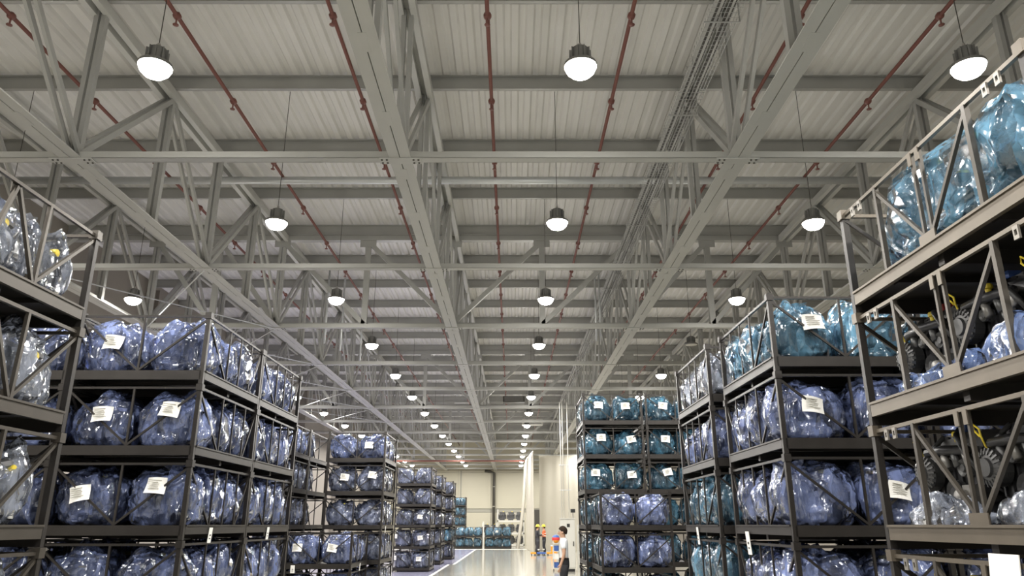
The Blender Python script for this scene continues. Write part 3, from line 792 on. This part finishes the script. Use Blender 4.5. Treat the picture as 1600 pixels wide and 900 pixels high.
for i in range(2):
    t = empty('bare_engine', (-2.2+.6*i, 66.35, 1.1), .2, category='engine', group='bare engines on the white shelving', label='%s bare engine on the low white shelving' % ('outer', 'inner')[i])
    e = link('engine_body', ENG_S, t); e.scale = (1.1, 1.2, 1.4)
bp = empty('guard_post', (-2.24, 60.7, 0), label='slim white guard post between two low cage rows', category='post')
build('post', MB().box(-.05, .05, -.05, .05, .02, 2.0), 'white_metal', bp); build('foot_plate', MB().box(-.065, .065, -.065, .065, 0, .02), 'white_metal', bp)

# control cabinet with fittings
cb = empty('control_cabinet', (1.95, 31.0, 0), label='tall white control cabinet standing behind the man in white', category='cabinet')
build('body', MB().box(0, .56, .02, .6, .1, 1.97), 'white_metal', cb)
d = build('door', MB().box(.02, .54, 0, .02, .14, 1.93), 'white_metal', cb)
build('handle', MB().box(.47, .50, -.03, 0, .95, 1.12), 'black', d)
build('display', MB().box(.24, .36, -.008, 0, 1.66, 1.79), 'black', cb, label='small black display')
build('plinth', MB().box(.03, .53, .05, .57, 0, .1), 'black', cb)
build('top_rim', MB().box(-.02, .58, -.01, .62, 1.97, 2.0), 'white_metal', cb)
sl = empty('signal_column', (2.46, 31.2, 2.0), label='small dark signal column on top of the white cabinet', category='signal')
build('stem', MB().tube([(0,0,0), (0,0,.22)], .02, 6), 'bolt', sl); build('head', MB().box(-.09, .09, -.06, .06, .22, .36), 'black', sl)
pn = empty('control_stand', (2.62, 31.1, 0), label='pale open control frame beside the white cabinet', category='panel')
for x in (0, .36): build('frame_post', MB().box(x-.025, x+.025, 0, .05, 0, 1.75), 'white_metal', pn)
for z in (.35, .7, 1.05, 1.4, 1.72): build('frame_bar', MB().box(.02, .34, 0, .05, z-.05, z+.05), 'white_metal', pn)
build('panel_box', MB().box(.04, .32, -.06, 0, 1.1, 1.36), 'zinc_pipe', pn)
for x in (2.02, 2.11, 2.32):
    build('conduit', MB().tube([(x, 31.35, 2.0), (x, 31.35, HC)], .017, 8), 'white_metal', smooth=True, kind='structure', label='pale conduit dropping from the roof to the white cabinet')
for z in (3.1, 4.1): build('conduit', MB().tube([(1.94, 31.33, z), (2.42, 31.33, z)], .015, 6), 'zinc_pipe', kind='structure', label='short bar tying the cabinet conduits')
# work trolley with boxes
tr = empty('tool_trolley', (1.66, 31.4, 0), label='narrow white trolley with shelves beside the cabinet', category='trolley')
for x in (0, .24):
    for y in (0, .4): build('post', MB().box(x-.012, x+.012, y-.012, y+.012, .08, 1.15), 'white_metal', tr)
for z in (.12, .45, .75, 1.05): build('shelf', MB().box(-.02, .26, -.02, .42, z-.02, z), 'white_metal', tr)
for x in (0, .24): build('caster', MB().lathe([(0,-.02),(.04,-.02),(.04,.02),(0,.02)], 10, (x, .02, .04), 'x'), 'black', tr)
for z, m, l in ((.12, 'blue_plastic', 'dark blue bin on the lowest trolley shelf'), (.45, 'paper', 'white carton on the second trolley shelf'), (.75, 'blue_plastic', 'dark blue bin on the third trolley shelf')):
    b = empty('storage_bin', (1.69, 31.43, z+.001), label=l, category='bin')
    q = MB().box(0, .18, 0, .34, 0, .02); q.box(0, .18, 0, .02, .02, .2); q.box(0, .18, .32, .34, .02, .2); q.box(0, .02, .02, .32, .02, .2); q.box(.16, .18, .02, .32, .02, .2)
    build('tub', q, m, b); build('rim', MB().box(-.005, .185, -.012, .0, .18, .205), m, b)
kt = empty('striped_ball', (1.77, 31.5, 1.05), label='red blue and orange striped ball on the trolley top', category='ball')
for a0, a1, m in ((-1.5, -.35, 'orange'), (-.35, .35, 'red_plastic'), (.35, 1.5, 'blue_plastic')):
    build('band', MB().lathe([(max(.001, .16*math.cos(a0+(a1-a0)*i/5)), .16+.16*math.sin(a0+(a1-a0)*i/5)) for i in range(6)], 16), m, kt, True)
# low floor dollies
for x, w, m, l in ((1.12, .32, 'orange', 'small orange floor dolly beside the curtain foot'), (1.5, .52, 'blue_plastic', 'low blue floor dolly before the dark-uniformed worker'), (2.1, .62, 'orange', 'long orange floor dolly before the orange-vested worker')):
    t = empty('floor_dolly', (x, 47.0, 0), label=l, category='dolly')
    build('deck', MB().box(0, w, 0, .5, .09, .18), m, t)
    for cx in (.06, w-.06):
        for cy in (.06, .44): build('caster', MB().lathe([(0,-.02),(.045,-.02),(.045,.02),(0,.02)], 10, (cx, cy, .045), 'x'), 'black', t)
t = empty('carton_stack', (2.35, 47.1, .18), label='pale carton on the long orange dolly', category='carton')
build('carton', MB().box(0, .3, 0, .3, 0, .34), 'orange', t); build('lid', MB().box(-.01, .31, -.01, .31, .34, .38), 'paper', t)

# unit heaters in the roof
for x, y, z, m, l in ((1.2, 44, 7.35, 'white_metal', 'pale box heater hung over the aisle lamps'), (.1, 41, 8.2, 'dark_pipe', 'dark louvred box unit in the roof lattice')):
    t = empty('unit_heater', (x, y, z), label=l, category='heater')
    build('casing', MB().box(-.6, .6, -.3, .3, 0, .32), m, t)
    for k in range(4): build('louvre', MB().box(-.52, .52, -.33, -.3, .05+.065*k, .08+.065*k), 'housing', t)
    for sx in (-.5, .5): build('hanger', MB().tube([(sx, 0, .32), (sx, 0, DECK-z+.02)], .012, 6), 'bolt', t)

# ------------------------------------------------------------------ people
def skin_mesh(name, pts, edges, radii, material, root=0, sub=2):
    me = bpy.data.meshes.new(name); me.from_pydata(pts, edges, []); o = bpy.data.objects.new(name, me); col.objects.link(o)
    o.modifiers.new('skin', 'SKIN'); 
    if not me.skin_vertices:
        bpy.context.view_layer.objects.active = o; bpy.ops.mesh.customdata_skin_add()
    for i, r in enumerate(radii):
        sv = me.skin_vertices[0].data[i]; sv.radius = r if isinstance(r, tuple) else (r, r); sv.use_root = (i == root)
    m2 = o.modifiers.new('sub', 'SUBSURF'); m2.levels = sub; m2.render_levels = sub
    dg = bpy.context.evaluated_depsgraph_get(); dg.update()
    res = bpy.data.meshes.new_from_object(o.evaluated_get(dg)); res.name = name
    bpy.data.objects.remove(o); res.materials.clear(); res.materials.append(M[material])
    res.polygons.foreach_set('use_smooth', [True]*len(res.polygons))
    return res
def chain(J, names): return [J[n] for n in names]
def person(loc, rz, label, top, arms, helmet=False, vest=False, scale=1.0):
    """arms: {side: (elbow, wrist)}; local +y is where the person faces."""
    J = {'pel': (0,0,.94), 'wai': (0,.0,1.08), 'che': (0,.01,1.27), 'nek': (0,-.005,1.425), 'nk2': (0,.015,1.49), 'hd1': (0,.03,1.555), 'hd2': (0,.02,1.63)}
    rad = {'pel': (.145,.10), 'wai': (.135,.095), 'che': (.155,.105), 'nek': (.07,.065), 'nk2': (.052,.052), 'hd1': (.072,.088), 'hd2': (.072,.085)}
    E = [('pel','wai'),('wai','che'),('che','nek'),('nek','nk2'),('nk2','hd1'),('hd1','hd2')]
    for s in (-1, 1):
        k = 'LR'[s > 0]
        el, wr = arms[s]
        J.update({'hip'+k: (s*.095,0,.88), 'kne'+k: (s*.105,.02,.49), 'ank'+k: (s*.105,-.02,.09), 'toe'+k: (s*.12,.14,.035),
                  'sho'+k: (s*.165,-.005,1.375), 'elb'+k: el, 'wri'+k: wr})
        d = (Vector(wr)-Vector(el)).normalized(); J['pal'+k] = tuple(Vector(wr)+d*.075)
        rad.update({'hip'+k: .085, 'kne'+k: .057, 'ank'+k: .04, 'toe'+k: (.04,.03), 'sho'+k: .058, 'elb'+k: .041, 'wri'+k: .027, 'pal'+k: (.036,.02)})
        E += [('pel','hip'+k),('hip'+k,'kne'+k),('kne'+k,'ank'+k),('ank'+k,'toe'+k),('che','sho'+k),('sho'+k,'elb'+k),('elb'+k,'wri'+k),('wri'+k,'pal'+k)]
        w = Vector((0,1,0)) - d*d.y; w = w.normalized() if w.length > .1 else Vector((1,0,0)); nrm = d.cross(w)
        for q, (off, ln) in enumerate(((-.027,.065),(-.009,.078),(.009,.082),(.027,.072))):
            a = Vector(J['pal'+k]) + w*off*.9 + d*.012; b = a + d*ln*.5 - nrm*s*.006; c = b + d*ln*.45 - nrm*s*.016
            J['f%d'%q+k] = tuple(b); J['g%d'%q+k] = tuple(c); rad['f%d'%q+k] = .009; rad['g%d'%q+k] = .0075
            E += [('pal'+k,'f%d'%q+k), ('f%d'%q+k,'g%d'%q+k)]
        a = Vector(wr) + d*.03 + w*.042; b = a + d*.035 + w*.012
        J['t1'+k] = tuple(a); J['t2'+k] = tuple(b); rad['t1'+k] = .011; rad['t2'+k] = .009; E += [('wri'+k,'t1'+k), ('t1'+k,'t2'+k)]
    nm = list(J); ix = {n: i for i, n in enumerate(nm)}
    t = empty('person', loc, rz, label=label, category='person'); t.scale = (scale,)*3
    link('body', skin_mesh('body', [J[n] for n in nm], [(ix[a], ix[b]) for a, b in E], [rad[n] for n in nm], 'skin'), t)
    def cloth(name, names, ed, grow, m, over={}):
        JJ = dict(J); JJ.update(over); i2 = {n: i for i, n in enumerate(names)}
        def g(r): return tuple(x+grow for x in r) if isinstance(r, tuple) else r+grow
        return link(name, skin_mesh(name, [JJ[n] for n in names], [(i2[a], i2[b]) for a, b in ed], [g(rad.get(n, .05)) for n in names], m), t)
    mid = {}; rad['wst'] = (.138, .098)
    for k in 'LR':
        f_ = .62 if not helmet else 1.0
        mid['slv'+k] = tuple(Vector(J['sho'+k]).lerp(Vector(J['elb'+k]), f_)); rad['slv'+k] = .05
    if not helmet:
        cloth('shirt', ['pel','wai','che','nek','shoL','shoR','slvL','slvR'], [('pel','wai'),('wai','che'),('che','nek'),('che','shoL'),('che','shoR'),('shoL','slvL'),('shoR','slvR')], .014, top, {**mid, 'pel': (0,0,.96), 'nek': (0,-.005,1.41)})
    else:
        cloth('jacket', ['pel','wai','che','nek','shoL','shoR','elbL','elbR','wriL','wriR'], [('pel','wai'),('wai','che'),('che','nek'),('che','shoL'),('che','shoR'),('shoL','elbL'),('shoR','elbR'),('elbL','wriL'),('elbR','wriR')], .018, top)
    tz = MB(); tv = []; tf = []; nn = 20
    for z_, rx, ry in ((1.03,.150,.108),(.98,.158,.116),(.92,.170,.122),(.85,.172,.120),(.78,.150,.105),(.74,.10,.07)):
        tv += [(rx*math.cos(2*math.pi*q/nn), ry*math.sin(2*math.pi*q/nn), z_) for q in range(nn)]
    for r_ in range(5):
        for q in range(nn): tf.append((r_*nn+q, (r_+1)*nn+q, (r_+1)*nn+(q+1) % nn, r_*nn+(q+1) % nn))
    tf += [tuple(range(nn))[::-1]]
    tz.add(tv, tf)
    for k in 'LR':
        hx, hy, hz = J['hip'+k]; kx, ky, kz = J['kne'+k]; ax_, ay, az_ = J['ank'+k]
        tz.tube([(hx*.85, hy, hz), (hx, hy+.005, hz-.16), (kx, ky, kz), (ax_, ay-.02, (kz+az_)/2), (ax_, ay+.005, az_-.02)], [.098, .092, .074, .066, .062], 14)
    build('trousers', tz, 'trouser' if not helmet else 'uniform', t, True)
    for k in 'LR': cloth('shoe', ['ank'+k,'toe'+k], [('ank'+k,'toe'+k)], .012, 'black')
    hd = Vector((0, .022, 1.595))
    fm = MB(); fm.lathe([(.001,.0),(.016,-.005),(.02,-.03),(.001,-.045)], 8, (0, hd.y+.098, hd.z-.005)); build('nose', fm, 'skin', t, True)
    for s in (-1, 1):
        build('ear', MB().lathe([(.001,-.012),(.024,-.008),(.026,.006),(.001,.01)], 10, (s*.082, hd.y-.005, hd.z-.015), 'x'), 'skin', t, True)
        build('eye', MB().lathe([(.001,-.006),(.009,0),(.001,.006)], 8, (s*.032, hd.y+.088, hd.z+.012), 'y'), 'black', t, True)
    build('mouth', MB().box(-.022, .022, hd.y+.082, hd.y+.094, hd.z-.062, hd.z-.054), 'red_part', t)
    hair = MB(); vs = []; fs = []; n_, k_ = 20, 9
    for i in range(k_+1):
        for j in range(n_):
            a = 2*math.pi*j/n_; front = math.sin(a)
            lim = -.30 + .72*max(0, front)**.7 - .45*max(0, -front)
            ph = math.pi/2 - (math.pi/2 - lim)*i/k_
            r_ = 1 + .03*noise.noise((math.cos(a)*3, math.sin(a)*3, ph*3))
            vs.append((math.cos(ph)*math.cos(a)*.092*r_, hd.y-.008+math.cos(ph)*math.sin(a)*.108*r_, hd.z+.018+math.sin(ph)*.115*r_))
    for i in range(k_):
        for j in range(n_): fs.append((i*n_+j, i*n_+(j+1)%n_, (i+1)*n_+(j+1)%n_, (i+1)*n_+j))
    hair.add(vs, fs); build('hair', hair, 'hair', t, True)
    if helmet:
        h = MB().lathe([(.0, .16), (.05, .155), (.09, .13), (.118, .08), (.125, .03), (.15, .022), (.15, .012), (.12, .012)], 20, (0, hd.y, hd.z+.03))
        h.lathe([(0,.012),(.07,.01),(.07,.0)], 12, (0, hd.y+.12, hd.z+.04)); build('hard_hat', h, 'helmet', t, True)
        for k in 'LR':
            x, y, z = J['kne'+k]; build('reflective_band', MB().lathe([(.085,-.03),(.088,-.03),(.088,.03),(.085,.03)], 14, (x, y-.01, z-.18)), 'reflective', t)
    else:
        build('belt', MB().lathe([(.148,-.018),(.157,-.018),(.157,.018),(.148,.018)], 20, (0,0,1.0)), 'black', t).scale = (1, .74, 1)
        build('collar', MB().lathe([(.078,-.02),(.085,-.02),(.07,.035),(.062,.035)], 16, (0,0,1.43)), top, t)
    if vest:
        rad2 = {'pel': 0}
        cloth('safety_vest', ['pel','wai','che','nek'], [('pel','wai'),('wai','che'),('che','nek')], .034, 'vest', {'pel': (0,0,1.0), 'nek': (0,0,1.38)})
        for z in (1.1, 1.24): build('reflective_band', MB().lathe([(.185,-.02),(.192,-.02),(.192,.02),(.185,.02)], 20, (0,0,z)), 'reflective', t).scale = (1, .74, 1)
    return t
hang = {-1: ((-.215,-.02,1.11), (-.235,.06,.88)), 1: ((.215,-.02,1.11), (.235,.06,.88))}
person((1.19, 18.0, 0), R(82), 'dark-haired person in a white short-sleeved shirt and black trousers', 'shirt_white', hang)
person((1.56, 47.9, 0), R(-75), 'person in dark uniform with yellow hard hat beside the curtain', 'uniform', {-1: ((-.2,.06,1.12), (-.1,.26,1.12)), 1: ((.2,.06,1.12), (.1,.27,1.16))}, helmet=True)
person((1.99, 48.4, 0), R(80), 'person in orange vest and yellow hard hat facing another worker', 'vest', {-1: ((-.2,.05,1.12), (-.12,.25,1.1)), 1: ((.2,.05,1.12), (.1,.26,1.14))}, helmet=True, vest=True)
